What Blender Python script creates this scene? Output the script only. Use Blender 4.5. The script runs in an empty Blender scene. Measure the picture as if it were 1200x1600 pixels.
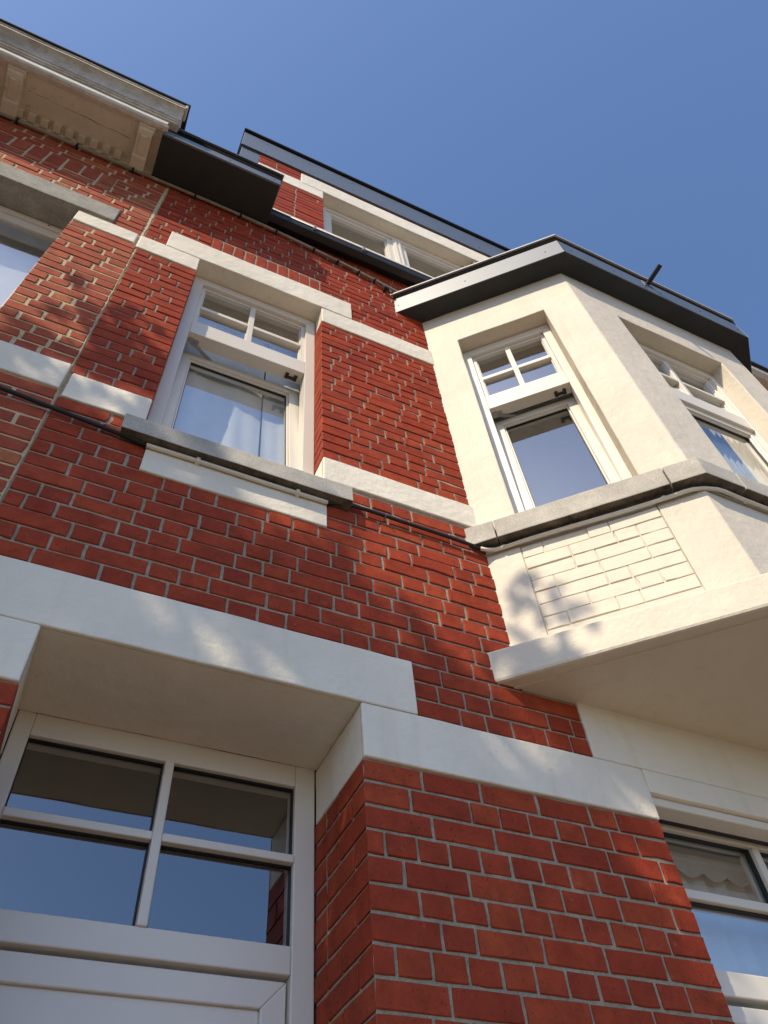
import bpy, bmesh, math, random
from mathutils import Vector, Matrix
from mathutils import noise as mnoise

random.seed(7)
scene = bpy.context.scene
col = scene.collection

# ------------------------------------------------------------------ camera
YAW, PITCH, ROLL = math.radians(29.63), math.radians(52.32), math.radians(-6.38)
CAM = Vector((0, -1.77, 1.5))
fw = Vector((math.sin(YAW)*math.cos(PITCH), math.cos(YAW)*math.cos(PITCH), math.sin(PITCH)))
r0 = Vector((math.cos(YAW), -math.sin(YAW), 0)); u0 = r0.cross(fw)
rt = r0*math.cos(ROLL) + u0*math.sin(ROLL)
up = u0*math.cos(ROLL) - r0*math.sin(ROLL)
FPX = 1215.3
cd = bpy.data.cameras.new('camera'); cam = bpy.data.objects.new('camera', cd); col.objects.link(cam)
M = Matrix.Identity(4)
for i in range(3):
    M[i][0] = rt[i]; M[i][1] = up[i]; M[i][2] = -fw[i]; M[i][3] = CAM[i]
cam.matrix_world = M
cd.sensor_fit = 'VERTICAL'; cd.sensor_height = 36.0; cd.lens = FPX/1600*36.0
cd.clip_start = 0.05; cd.clip_end = 3000
scene.camera = cam

# ------------------------------------------------------------------ sky, sun, exposure
SUN = Vector((-.455, -.31, .575)).normalized()          # towards the sun
w = bpy.data.worlds.new('World'); scene.world = w; w.use_nodes = True
nt = w.node_tree; bg = nt.nodes['Background']
sk = nt.nodes.new('ShaderNodeTexSky'); sk.sky_type = 'NISHITA'; sk.sun_disc = False
sk.sun_elevation = math.asin(SUN.z); sk.sun_rotation = math.atan2(SUN.x, SUN.y)
sk.air_density = 0.95; sk.dust_density = 1.1; sk.ozone_density = 6.0; sk.altitude = 50
nt.links.new(sk.outputs[0], bg.inputs[0]); bg.inputs[1].default_value = 0.15
sl = bpy.data.lights.new('sun', 'SUN'); sl.energy = 3.65; sl.angle = math.radians(0.53); sl.color = (1, .86, .64)
so = bpy.data.objects.new('sun', sl); col.objects.link(so); so.rotation_euler = SUN.to_track_quat('Z', 'Y').to_euler()
so.location = SUN*60
vs = scene.view_settings
vs.view_transform = 'Standard'; vs.look = 'None'; vs.gamma = 1; vs.use_curve_mapping = False; vs.exposure = 0.52
scene.render.engine = 'CYCLES'
try:
    scene.cycles.use_denoising = True
    scene.cycles.max_bounces = 10; scene.cycles.diffuse_bounces = 5; scene.cycles.transparent_max_bounces = 16
except Exception:
    pass

# ------------------------------------------------------------------ materials
class NT:
    def __init__(s, name):
        s.m = bpy.data.materials.new(name); s.m.use_nodes = True
        s.t = s.m.node_tree; s.b = s.t.nodes['Principled BSDF']
    def n(s, typ, **kw):
        x = s.t.nodes.new(typ)
        for k, v in kw.items():
            if k in x.inputs: x.inputs[k].default_value = v
            else: setattr(x, k, v)
        return x
    def l(s, a, b): s.t.links.new(a, b)
    def coord(s):
        g = s.n('ShaderNodeNewGeometry'); return g.outputs['Position']
    def noise(s, scale, detail=4, rough=.6, vec=None):
        x = s.n('ShaderNodeTexNoise'); x.inputs['Scale'].default_value = scale
        x.inputs['Detail'].default_value = detail; x.inputs['Roughness'].default_value = rough
        s.l(vec if vec else s.coord(), x.inputs['Vector']); return x.outputs['Fac']
    def ramp(s, fac, stops):
        x = s.n('ShaderNodeValToRGB'); e = x.color_ramp.elements
        while len(e) < len(stops): e.new(.5)
        for i, (p, c) in enumerate(stops):
            e[i].position = p; e[i].color = (c[0], c[1], c[2], 1)
        s.l(fac, x.inputs[0]); return x.outputs[0]
    def mix(s, fac, a, b, typ='MIX'):
        x = s.n('ShaderNodeMix'); x.data_type = 'RGBA'; x.blend_type = typ
        for v, i in ((fac, 0), (a, 6), (b, 7)):
            if hasattr(v, 'links'): s.l(v, x.inputs[i])
            elif i == 0: x.inputs[0].default_value = v
            else: x.inputs[i].default_value = (v[0], v[1], v[2], 1)
        return x.outputs[2]
    def math(s, op, a, b=0):
        x = s.n('ShaderNodeMath'); x.operation = op
        for v, i in ((a, 0), (b, 1)):
            if hasattr(v, 'links'): s.l(v, x.inputs[i])
            else: x.inputs[i].default_value = v
        return x.outputs[0]
    def bump(s, h, dist, strength=1.0, prev=None):
        x = s.n('ShaderNodeBump'); x.inputs['Strength'].default_value = strength; x.inputs['Distance'].default_value = dist
        s.l(h, x.inputs['Height'])
        if prev: s.l(prev, x.inputs['Normal'])
        s.l(x.outputs[0], s.b.inputs['Normal']); return x.outputs[0]
    def col(s, c):
        if hasattr(c, 'links'): s.l(c, s.b.inputs['Base Color'])
        else: s.b.inputs['Base Color'].default_value = (c[0], c[1], c[2], 1)
    def set(s, rough=.6, spec=.5, metal=0):
        s.b.inputs['Roughness'].default_value = rough; s.b.inputs['Specular IOR Level'].default_value = spec
        s.b.inputs['Metallic'].default_value = metal

def mat_plaster(name, base, bump=.004, dirt=.12):
    k = NT(name)
    n1 = k.noise(1.3, 5); n2 = k.noise(9, 5); n3 = k.noise(60, 3)
    c = k.mix(k.ramp(n1, [(.35, (0, 0, 0)), (.7, (1, 1, 1))]), [v*(1-dirt) for v in base], base)
    c = k.mix(k.ramp(n2, [(.62, (0, 0, 0)), (.8, (.35, .35, .35))]), c, [base[0]*.8, base[1]*.78, base[2]*.74])
    mp = k.n('ShaderNodeMapping'); mp.inputs['Scale'].default_value = (9, 9, .8); k.l(k.coord(), mp.inputs['Vector'])
    st = k.noise(1.6, 4, .6, mp.outputs[0])
    c = k.mix(k.ramp(st, [(.55, (0, 0, 0)), (.78, (.38, .38, .38))]), c, [base[0]*.70, base[1]*.67, base[2]*.62])
    k.col(c); k.set(.62, .35)
    b = k.bump(n2, bump*2.2, .8); n4 = k.noise(26, 4); b = k.bump(n4, bump, .7, b); k.bump(n3, bump*.25, .7, b)
    return k.m

def mat_brick(name, cols, rough=.5, spec=.45, pit=.7, worn=.25):
    k = NT(name)
    g = k.n('ShaderNodeNewGeometry'); oi = k.n('ShaderNodeObjectInfo')
    r = k.math('FRACT', k.math('ADD', g.outputs['Random Per Island'], oi.outputs['Random']))
    tint = k.ramp(r, [(i/(len(cols)-1), c) for i, c in enumerate(cols)])
    n1 = k.noise(13, 7, .7); n2 = k.noise(95, 5, .65); n3 = k.noise(4, 4)
    dark = (cols[0][0]*.42, cols[0][1]*.5, cols[0][2]*.62)
    c = k.mix(k.ramp(n1, [(.38, (0, 0, 0)), (.70, (.62, .62, .62))]), tint, dark)
    c = k.mix(k.ramp(n3, [(.5, (0, 0, 0)), (.72, (.45, .45, .45))]), c, dark)
    c = k.mix(k.ramp(n2, [(.60, (0, 0, 0)), (.68, (pit, pit, pit))]), c, (.035, .016, .014))
    c = k.mix(k.ramp(k.noise(34, 6, .75), [(.60, (0, 0, 0)), (.70, (worn, worn, worn))]), c, (.40, .28, .22))
    k.col(c); k.set(rough, spec)
    b = k.bump(n1, .004, .7); k.bump(n2, .0022, .9, b)
    return k.m

def mat_noise(name, c0, c1, scale, rough=.7, spec=.4, bump=.002, metal=0, fine=None):
    k = NT(name)
    n1 = k.noise(scale, 6, .65)
    c = k.ramp(n1, [(.3, c0), (.7, c1)])
    if fine:
        n2 = k.noise(fine, 3)
        c = k.mix(k.ramp(n2, [(.35, (0, 0, 0)), (.65, (1, 1, 1))]), k.mix(.28, c, (0.02, .02, .02)), c)
        k.bump(n2, bump*.6, .7, k.bump(n1, bump, .7))
    else:
        k.bump(n1, bump, .7)
    k.col(c); k.set(rough, spec, metal)
    return k.m

def mat_glass(name, ior, tint=(.9, .93, .93), wav=.0015):
    k = NT(name); t = k.t; t.nodes.remove(k.b)
    out = [n for n in t.nodes if n.type == 'OUTPUT_MATERIAL'][0]
    g = k.n('ShaderNodeNewGeometry'); dp = k.n('ShaderNodeVectorMath'); dp.operation = 'DOT_PRODUCT'
    k.l(g.outputs['Normal'], dp.inputs[0]); k.l(g.outputs['Incoming'], dp.inputs[1])
    c_ = k.math('SUBTRACT', 1.0, k.math('ABSOLUTE', dp.outputs['Value']))
    F = k.math('ADD', ior, k.math('MULTIPLY', k.math('POWER', c_, 5.0), 1.0-ior))
    gl = k.n('ShaderNodeBsdfGlossy'); gl.inputs['Roughness'].default_value = 0.0; gl.inputs['Color'].default_value = (.93, .95, .97, 1)
    tr = k.n('ShaderNodeBsdfTransparent'); tr.inputs['Color'].default_value = (*tint, 1)
    bp = k.n('ShaderNodeBump'); bp.inputs['Distance'].default_value = wav; bp.inputs['Strength'].default_value = .6
    k.l(k.noise(2.2, 1), bp.inputs['Height']); k.l(bp.outputs[0], gl.inputs['Normal'])
    mx = k.n('ShaderNodeMixShader'); k.l(F, mx.inputs[0]); k.l(tr.outputs[0], mx.inputs[1]); k.l(gl.outputs[0], mx.inputs[2])
    k.l(mx.outputs[0], out.inputs[0]); return k.m

def mat_leaf():
    k = NT('leaf'); g = k.n('ShaderNodeNewGeometry')
    k.col(k.ramp(g.outputs['Random Per Island'], [(0, (.035, .075, .018)), (.6, (.06, .12, .025)), (1, (.10, .15, .035))])); k.set(.5, .4)
    return k.m

MT = dict(
    plaster=mat_plaster('cream_plaster', (.69, .615, .50), .0038, .16),
    band=mat_plaster('white_plaster', (.80, .735, .615), .0045, .16),
    brick=mat_brick('red_brick', [(.335, .052, .023), (.37, .060, .025), (.345, .054, .023), (.28, .041, .021), (.35, .056, .024), (.39, .070, .028), (.34, .053, .023), (.31, .047, .022), (.36, .058, .024)], .62, .07),
    brick_old=mat_brick('weathered_brick', [(.38, .078, .036), (.45, .10, .044), (.34, .066, .033), (.44, .10, .044), (.38, .074, .036), (.40, .088, .040), (.46, .15, .06), (.39, .078, .037), (.36, .07, .035)], .7, .12, .7, .45),
    pbrick=mat_plaster('painted_brick', (.69, .615, .50), .0025, .08),
    mortar=mat_noise('mortar', (.28, .235, .17), (.47, .40, .30), 30, .9, .2, .004, 0, 240),
    mortar_old=mat_noise('old_mortar', (.50, .395, .25), (.70, .565, .37), 24, .9, .2, .006, 0, 200),
    stone=mat_noise('bluestone', (.38, .35, .30), (.56, .52, .45), 7, .75, .35, .003, 0, 170),
    dark_stone=mat_noise('darker_stone', (.045, .038, .03), (.20, .17, .13), 14, .95, .1, .004, 0, 90),  # darker stone for the sill undersides
    concrete=mat_noise('concrete', (.26, .25, .22), (.42, .40, .36), 9, .85, .3, .004, 0, 120),
    pvc=mat_noise('cream_frame', (.66, .61, .53), (.70, .65, .57), 3, .34, .45, .0003),
    door=mat_noise('door_paint', (.66, .615, .55), (.70, .65, .585), 3, .38, .45, .0004),
    zinc=mat_noise('anthracite_sheet', (.05, .064, .082), (.066, .082, .104), 5, .5, .85, .0008),
    black=mat_noise('black_sheet', (.012, .012, .013), (.022, .022, .024), 8, .5, .4, .0006),
    painted_shadow=mat_noise('painted_shadow_black', (.005, .005, .005), (.008, .008, .008), 9, 1.0, .03, .0003),  # flat black standing in for shade below the roof trims
    soffit=mat_noise('dark_soffit', (.034, .037, .039), (.046, .050, .053), 5, .7, .25, .0006),
    cap=mat_noise('grey_trim', (.42, .42, .42), (.52, .52, .51), 8, .45, .5, .0006),
    rubber=mat_noise('black_rubber', (.012, .012, .012), (.02, .02, .02), 20, .55, .4, .0006),
    conduit=mat_noise('cream_conduit', (.62, .56, .46), (.72, .66, .55), 20, .55, .4, .0008),
    conduit_old=mat_noise('grey_conduit', (.20, .16, .12), (.36, .30, .24), 14, .7, .3, .001),
    oldpaint=None,
    steel=mat_noise('steel', (.30, .29, .27), (.42, .40, .37), 30, .4, .5, .0004, .8),
    glass=mat_glass('window_glass', .36), glass2=mat_glass('door_glass', .24),
    curtain=mat_noise('white_cloth', (.74, .75, .75), (.82, .83, .83), 6, .85, .2, .001),
    cloth2=mat_noise('grey_cloth', (.42, .42, .41), (.5, .5, .49), 6, .85, .2, .001),
    room=mat_noise('room_wall', (.55, .53, .49), (.60, .58, .54), 2, .9, .2, .001),
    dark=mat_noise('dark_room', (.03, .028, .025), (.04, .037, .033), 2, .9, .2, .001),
    tile=mat_noise('roof_tile', (.05, .045, .045), (.09, .08, .08), 6, .8, .3, .01),
    bark=mat_noise('bark', (.08, .06, .045), (.16, .13, .10), 20, .9, .2, .02),
    leaf=mat_leaf(),
    paving=mat_noise('paving', (.29, .23, .155), (.36, .29, .20), 4, .9, .2, .004, 0, 60),
    asphalt=mat_noise('asphalt', (.045, .045, .045), (.07, .07, .068), 5, .9, .3, .004, 0, 90),
    ground=mat_noise('ground', (.26, .21, .14), (.32, .26, .175), 1, .95, .2, .01),
)
_z = MT['zinc'].node_tree.nodes['Principled BSDF']
_z.inputs['Coat Weight'].default_value = .32; _z.inputs['Coat Roughness'].default_value = .42; _z.inputs['Coat IOR'].default_value = 2.0
def mat_oldpaint():
    k = NT('weathered_paint')
    n1 = k.noise(5, 8, .7); n2 = k.noise(30, 6, .7); n3 = k.noise(2, 4)
    c = k.mix(k.ramp(n1, [(.4, (0, 0, 0)), (.72, (1, 1, 1))]), (.66, .57, .46), (.58, .49, .39))
    c = k.mix(k.ramp(n2, [(.60, (0, 0, 0)), (.72, (.8, .8, .8))]), c, (.24, .20, .16))
    k.col(c); k.set(.8, .25); k.bump(n2, .003, .8, k.bump(n1, .004, .7)); return k.m
MT['oldpaint'] = mat_oldpaint()
def mat_moulding():
    k = NT('peeling_paint')
    n1 = k.noise(9, 8, .75); n2 = k.noise(45, 6, .7)
    c = k.mix(k.ramp(n1, [(.42, (0, 0, 0)), (.6, (1, 1, 1))]), (.58, .54, .47), (.44, .38, .31))
    c = k.mix(k.ramp(n2, [(.58, (0, 0, 0)), (.70, (.7, .7, .7))]), c, (.20, .17, .14))
    k.col(c); k.set(.8, .25); k.bump(n2, .004, .8, k.bump(n1, .005, .8)); return k.m
MT['moulding'] = mat_moulding()
MT['fasciapaint'] = mat_noise('pale_peeling_paint', (.50, .46, .40), (.66, .64, .60), 16, .7, .3, .003)

# ------------------------------------------------------------------ mesh builder
def ident(p): return Vector(p)
def local_frame(o, u, n):
    """local (along wall, depth inward, height) -> world"""
    o, u, n = Vector(o), Vector(u).normalized(), Vector(n).normalized()
    return lambda p: o + u*p[0] + n*p[1] + Vector((0, 0, p[2]))

class MB:
    def __init__(s, T=ident): s.v = []; s.f = []; s.T = T
    def add(s, vs, fs):
        o = len(s.v); s.v += [s.T(p) for p in vs]; s.f += [[i+o for i in f] for f in fs]; return s
    def box(s, x0, x1, y0, y1, z0, z1):
        return s.add([(x0, y0, z0), (x1, y0, z0), (x1, y1, z0), (x0, y1, z0), (x0, y0, z1), (x1, y0, z1), (x1, y1, z1), (x0, y1, z1)],
                     [(0, 3, 2, 1), (4, 5, 6, 7), (0, 1, 5, 4), (1, 2, 6, 5), (2, 3, 7, 6), (3, 0, 4, 7)])
    def prism(s, poly, z0, z1, bot=True, top=True):
        n = len(poly)
        fs = [(i, (i+1) % n, n+(i+1) % n, n+i) for i in range(n)]
        if bot: fs.append(tuple(reversed(range(n))))
        if top: fs.append(tuple(range(n, 2*n)))
        return s.add([(x, y, z0) for x, y in poly] + [(x, y, z1) for x, y in poly], fs)
    def sweep_x(s, prof, x0, x1):
        """profile in (y,z), extruded along x"""
        n = len(prof)
        fs = [(i, (i+1) % n, n+(i+1) % n, n+i) for i in range(n)] + [tuple(reversed(range(n))), tuple(range(n, 2*n))]
        return s.add([(x0, y, z) for y, z in prof] + [(x1, y, z) for y, z in prof], fs)
    def ring(s, x0, x1, z0, z1, w, y0, y1, wt=None, wb=None):
        wt = w if wt is None else wt; wb = w if wb is None else wb
        a, b, c, d = x0+w, x1-w, z0+wb, z1-wt
        for q in (((x0, z0), (a, c), (a, d), (x0, z1)), ((x1, z1), (b, d), (b, c), (x1, z0)), ((x0, z1), (a, d), (b, d), (x1, z1)), ((x1, z0), (b, c), (a, c), (x0, z0))):
            s.add([(x, y0, z) for x, z in q] + [(x, y1, z) for x, z in q], [(0, 1, 2, 3), (7, 6, 5, 4)] + [(i, (i+1) % 4, 4+(i+1) % 4, 4+i) for i in (0, 1, 2, 3)])
        return s
    def quad(s, *p): return s.add(list(p), [tuple(range(len(p)))])
    def tube(s, pts, r, n=10, caps=True):
        pts = [Vector(p) for p in pts]; rings = []
        rr = r if isinstance(r, (list, tuple)) else [r]*len(pts)
        prev = None; vs = []
        for i, p in enumerate(pts):
            d = (pts[min(i+1, len(pts)-1)] - pts[max(i-1, 0)]).normalized()
            a = d.orthogonal().normalized() if prev is None else (prev - d*prev.dot(d)).normalized()
            prev = a; b = d.cross(a)
            for k in range(n):
                t = 2*math.pi*k/n; vs.append(p + (a*math.cos(t) + b*math.sin(t))*rr[i])
        fs = []
        for i in range(len(pts)-1):
            for k in range(n): fs.append((i*n+k, i*n+(k+1) % n, (i+1)*n+(k+1) % n, (i+1)*n+k))
        if caps: fs.append(tuple(reversed(range(n)))); fs.append(tuple(range((len(pts)-1)*n, len(pts)*n)))
        return s.add([tuple(v) for v in vs], fs)
    def build(s, name, m, parent=None, bevel=0, smooth=False, seg=2, recalc=True):
        me = bpy.data.meshes.new(name); me.from_pydata([tuple(v) for v in s.v], [], s.f)
        if recalc:
            bm = bmesh.new(); bm.from_mesh(me); bmesh.ops.recalc_face_normals(bm, faces=bm.faces); bm.to_mesh(me); bm.free()
        me.materials.append(m if not isinstance(m, str) else MT[m])
        o = bpy.data.objects.new(name, me); col.objects.link(o)
        if parent: o.parent = parent
        if smooth: me.polygons.foreach_set('use_smooth', [True]*len(me.polygons))
        if bevel:
            b = o.modifiers.new('bevel', 'BEVEL'); b.width = bevel; b.segments = seg; b.limit_method = 'ANGLE'; b.angle_limit = math.radians(35)
        return o

def tag(o, label=None, cat=None, group=None, kind=None):
    if label: o['label'] = label
    if cat: o['category'] = cat
    if group: o['group'] = group
    if kind: o['kind'] = kind
    return o
def empty(name, label, cat, group=None):
    o = bpy.data.objects.new(name, None); col.objects.link(o); o.empty_display_size = .2
    return tag(o, label, cat, group)

def darken_under(o, m='dark_stone'):  # gives downward faces a darker stone
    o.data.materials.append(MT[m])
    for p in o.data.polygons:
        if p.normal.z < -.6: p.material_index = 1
def rough_edges(o, cell=.05, amp=.0025, seed=0):
    """subdivide a plastered block and push its skin about so edges are hand-made"""
    me = o.data; bm = bmesh.new(); bm.from_mesh(me)
    for _ in range(7):
        es = [e for e in bm.edges if e.calc_length() > cell*1.6]
        if not es: break
        bmesh.ops.subdivide_edges(bm, edges=es, cuts=1, use_grid_fill=True)
    bmesh.ops.triangulate(bm, faces=[f for f in bm.faces if len(f.verts) > 4])
    for v in bm.verts:
        p = v.co*7 + Vector((seed, 0, 0)); q = v.co*23
        v.co += mnoise.noise_vector(p)*amp + mnoise.noise_vector(q)*amp*.5
    bm.to_mesh(me); bm.free()

# ------------------------------------------------------------------ setting
MB().box(-60, 60, -1.9, 30, -.25, 0).build('pavement', 'paving')['kind'] = 'structure'
MB().box(-60, 60, -2.05, -1.9, -.30, .004).build('kerb', 'concrete')['kind'] = 'structure'
MB().box(-60, 60, -8.5, -2.05, -.35, -.12).build('road', 'asphalt')['kind'] = 'structure'
MB().box(-60, 60, -11.5, -8.5, -.25, 0.0).build('pavement', 'paving')['kind'] = 'structure'
MB().box(-1500, 1500, -1500, 1500, -.6, -.42).build('ground', 'ground')['kind'] = 'structure'

# ------------------------------------------------------------------ houses
house = empty('terraced_house', 'red brick terraced house with cream trim, a cream bay and dark sheet metal eaves', 'house', 'terraced houses in the row')
left = empty('terraced_house', 'weathered brick house at far left under an old peeling bracketed cornice', 'house', 'terraced houses in the row')
right = empty('terraced_house', 'taller dull red house just showing behind the right edge of the bay', 'house', 'terraced houses in the row')

MY = .0055     # mortar face behind the brick face
DEP = .10     # depth of upper window frames
def sheet(name, m, parent, x0, x1, z0, z1, holes, y=MY):
    xs = sorted({x0, x1, *[h[0] for h in holes], *[h[1] for h in holes]}); zs = sorted({z0, z1, *[h[2] for h in holes], *[h[3] for h in holes]})
    xs = [x for x in xs if x0 <= x <= x1]; zs = [z for z in zs if z0 <= z <= z1]
    b = MB()
    for i in range(len(xs)-1):
        for j in range(len(zs)-1):
            cx, cz = (xs[i]+xs[i+1])/2, (zs[j]+zs[j+1])/2
            if any(h[0] < cx < h[1] and h[2] < cz < h[3] for h in holes): continue
            b.quad((xs[i], y, zs[j]), (xs[i+1], y, zs[j]), (xs[i+1], y, zs[j+1]), (xs[i], y, zs[j+1]))
    for h in holes:   # reveals in mortar just inside the brick jamb
        d = h[4]
        if not d: continue
        e = MY
        b.quad((h[0]-e, y, h[2]), (h[0]-e, d, h[2]), (h[0]-e, d, h[3]), (h[0]-e, y, h[3]))
        b.quad((h[1]+e, y, h[2]), (h[1]+e, d, h[2]), (h[1]+e, d, h[3]), (h[1]+e, y, h[3]))
    return b.build(name, m, parent)

DOOR = (-.117, .845, 0, 3.075, .385); W1 = (-.03, .725, 4.17, 6.058, .12); W3 = (.755, 2.25, 7.56, 8.60, .12)
GW = (1.93, 3.89, .9, 2.98, .15); BAYH = (1.60, 4.22, 3.5, 6.45, 0); NW = (-2.25, -.725, 4.40, 6.10, .17)
HX0, HX1 = -.366, 5.05
sheet('wall', 'mortar', house, HX0, HX1, 0, 7.30, [DOOR, W1, GW, BAYH])
sheet('dormer_wall', 'mortar', house, .16, 4.9, 7.30, 8.98, [W3])
sheet('wall', 'mortar_old', left, -6, HX0, 0, 7.25, [NW], .0042)

# --- bricks
BR = []   # (house, x0, x1, z0, z1, depth, kind)
def course_fill(parent, zone, ex, bond, pitch, top_down=False, jambs=()):
    x0, x1, z0, z1 = zone
    n = max(1, round((z1-z0)/pitch)); p = (z1-z0)/n
    rnd = random.Random(hash((round(x0*100), round(z0*100), len(ex))) & 0xffff)
    for k in range(n):
        a = z0 + k*p; zc = a + p/2; h = p - (.0105 if parent is house else .0135)
        segs = [(x0, x1)]
        for e in ex:
            if e[2] < zc < e[3]:
                ns = []
                for s in segs:
                    if e[1] <= s[0] or e[0] >= s[1]: ns.append(s); continue
                    if e[0] > s[0]: ns.append((s[0], e[0]))
                    if e[1] < s[1]: ns.append((e[1], s[1]))
                segs = ns
        # list of bricks of the whole course, then cut by segs
        cur = x0 - .45 - (.15 if (k % 2) else 0) + rnd.uniform(-.008, .008)
        if bond == 'dutch': cur = x0 - .85 + (k*.1335) % .4045 + rnd.uniform(-.012, .012)
        cuts = []; run = 0; last = 'S'
        while cur < x1 + .3:
            if bond == 'english':
                t = 'S' if k % 2 == 1 else 'H'
                if rnd.random() < .04: t = 'H' if t == 'S' else 'S'
            elif bond == 'stretcher':
                t = 'S'
            else:
                if last == 'S': t = 'H'; run = 1
                elif run < 2 and rnd.random() < .93: t = 'H'; run += 1
                else: t = 'S'
            last = t
            wd = (.190 if t == 'S' else .090) + rnd.uniform(-.004, .004)
            cuts.append((cur, cur+wd)); cur += wd + (.0105 if parent is house else .015)
        if bond == 'stretcher':
            cuts = [(a_ - (0.05 if k % 2 else 0), b_ - (0.05 if k % 2 else 0)) for a_, b_ in cuts]
        for s in segs:
            row = [[max(c[0], s[0]), min(c[1], s[1])] for c in cuts if c[1] > s[0] and c[0] < s[1]]
            if not row: continue
            if row[0][1]-row[0][0] < .045 and len(row) > 1: row[1][0] = row[0][0]; row.pop(0)
            if row[-1][1]-row[-1][0] < .045 and len(row) > 1: row[-2][1] = row[-1][1]; row.pop()
            row[0][0] = max(s[0], min(row[0][0], s[0])) ; row[-1][1] = s[1]
            for i, (a_, b_) in enumerate(row):
                if b_-a_ < .02: continue
                d = .05
                isj = False
                for j in jambs:      # (x, side, z0, z1, depth)
                    if j[2] <= zc <= j[3] and ((j[1] < 0 and abs(a_-j[0]) < .004) or (j[1] > 0 and abs(b_-j[0]) < .004)):
                        isj = True; full = j[4]
                        d1 = min(full, .19 if k % 2 else .09) if full > .2 else full
                        d = d1
                        y = d1 + .0115
                        while y < full - .02:
                            L = min(.19 if (k % 2 == 0) else .09, full - y)
                            if full - y - L < .05: L = full - y
                            if j[1] < 0: BR.append((parent, a_, a_+.06, a+.005, a+.005+h, (y, y+L), 'reveal'))
                            else: BR.append((parent, b_-.06, b_, a+.005, a+.005+h, (y, y+L), 'reveal'))
                            y += L + .0115
                BR.append((parent, a_, b_, a+.005, a+.005+h, (0, d), 'jamb' if isj else 'face'))

J1 = [(-.03, 1, 4.17, 6.058, .10), (.725, -1, 4.17, 6.058, .10)]
JD = [(-.117, 1, 0, 2.875, .385), (.845, -1, 0, 2.875, .385), (1.93, 1, 0, 2.87, .12)]
J3 = [(.755, 1, 7.56, 8.6, .10), (2.25, -1, 7.56, 8.6, .10)]
JN = [(-.725, -1, 4.46, 5.92, .15)]
# pier and door side
course_fill(house, (-.36, -.117, .4, 2.875), [], 'english', .075, jambs=JD)
course_fill(house, (.845, 1.93, .5, 2.875), [], 'english', .075, jambs=JD)
# between ground floor lintel and first floor sill band
course_fill(house, (-.36, 1.50, 3.075, 4.213), [(-.33, 1.047, 3.0, 3.302), (1.73, 3, 3, 3.31), (0, .742, 3.905, 4.3), (-.105, .835, 4.06, 4.3), (-.4, -.13, 4.22, 4.5)], 'dutch', .0759)
course_fill(house, (1.50, 1.73, 3.075, 3.305), [], 'dutch', .0759)
# first floor wall
course_fill(house, (-.362, 1.475, 4.40, 5.875), [W1], 'dutch', .0745, jambs=J1)
course_fill(house, (-.36, 1.475, 6.062, 7.26), [(-.235, .93, 6.0, 6.302), (0.0, .722, 6.30, 6.49)], 'dutch', .0749)
course_fill(house, (1.475, 2.0, 6.5, 7.26), [], 'dutch', .0749)
for k in range(10):       # soldier course
    xa = .002 + k*.0722
    BR.append((house, xa, xa+.0615, 6.3075, 6.484, (0, .05), 'soldier'))
# dormer storey
course_fill(house, (.163, 4.88, 7.56, 8.40), [W3], 'stretcher', .0748, jambs=J3)
course_fill(house, (.163, .545, 8.64, 8.94), [], 'stretcher', .0748)
course_fill(house, (2.5, 4.88, 8.40, 8.885), [], 'stretcher', .0748)
course_fill(house, (3.892, 4.9, .4, 2.975), [], 'dutch', .075)
course_fill(house, (.545, 4.88, 8.885, 8.95), [], 'stretcher', .065)
# left house
course_fill(left, (-3.6, -.374, 1.0, 4.255), [], 'dutch', .0755)
course_fill(left, (-3.6, -.374, 4.46, 5.915), [(-2.25, -.725, 4.3, 6.1)], 'dutch', .0746, jambs=JN)
course_fill(left, (-3.6, -.385, 6.062, 6.305), [(-2.4, -.54, 6.0, 6.303)], 'dutch', .0749)
course_fill(left, (-3.6, -.385, 6.305, 6.64), [], 'dutch', .0749)
course_fill(left, (-3.6, -.385, 6.64, 6.83), [(-3.36, -.655, 6.6, 6.9)], 'dutch', .0655)
course_fill(left, (-3.6, -.385, 6.83, 7.12), [], 'dutch', .0725)
for k in range(26):
    xb = -.66 - k*.1035
    BR.append((left, xb-.088, xb, 6.647, 6.822, (0, .05), 'soldier'))

def brick_geom(rnd, L, H, D, face_side=None):
    """front at y=0, x 0..L, z 0..H, goes back to y=D; ragged arrises; 8-gon rings"""
    b = min(.0024, H*.08); j = .0024
    base = [(0, 0), (L*.5, 0), (L, 0), (L, H*.5), (L, H), (L*.5, H), (0, H), (0, H*.5)]
    inn = [(b, b), (L*.5, b), (L-b, b), (L-b, H*.5), (L-b, H-b), (L*.5, H-b), (b, H-b), (b, H*.5)]
    V = []
    chip = rnd.randrange(8) if rnd.random() < .22 else -1
    jo = [(rnd.uniform(-j, j)*.6, rnd.uniform(-j, j)*.6) for _ in range(8)]
    yo = rnd.uniform(-.0015, .0015)
    for i, (x, z) in enumerate(inn):
        k = .006 if i == chip else 0
        cx, cz = L/2-x, H/2-z; q = max(.001, math.hypot(cx, cz))
        V.append((x + jo[i][0] + rnd.uniform(-j, j)*.4 + cx/q*k, yo + rnd.uniform(-.0008, .0008), z + jo[i][1] + rnd.uniform(-j, j)*.4 + cz/q*k))
    for i, (x, z) in enumerate(base):
        k = .004 if i == chip else 0
        cx, cz = L/2-x, H/2-z; q = max(.001, math.hypot(cx, cz))
        V.append((x + jo[i][0] + cx/q*k, b*1.0+yo, z + jo[i][1] + cz/q*k))
    for x, z in base: V.append((x, D, z))
    F = [tuple(range(8))]
    for i in range(8):
        n = (i+1) % 8
        F.append((i, 8+i, 8+n, n)); F.append((8+i, 16+i, 16+n, 8+n))
    return V, F

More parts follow.
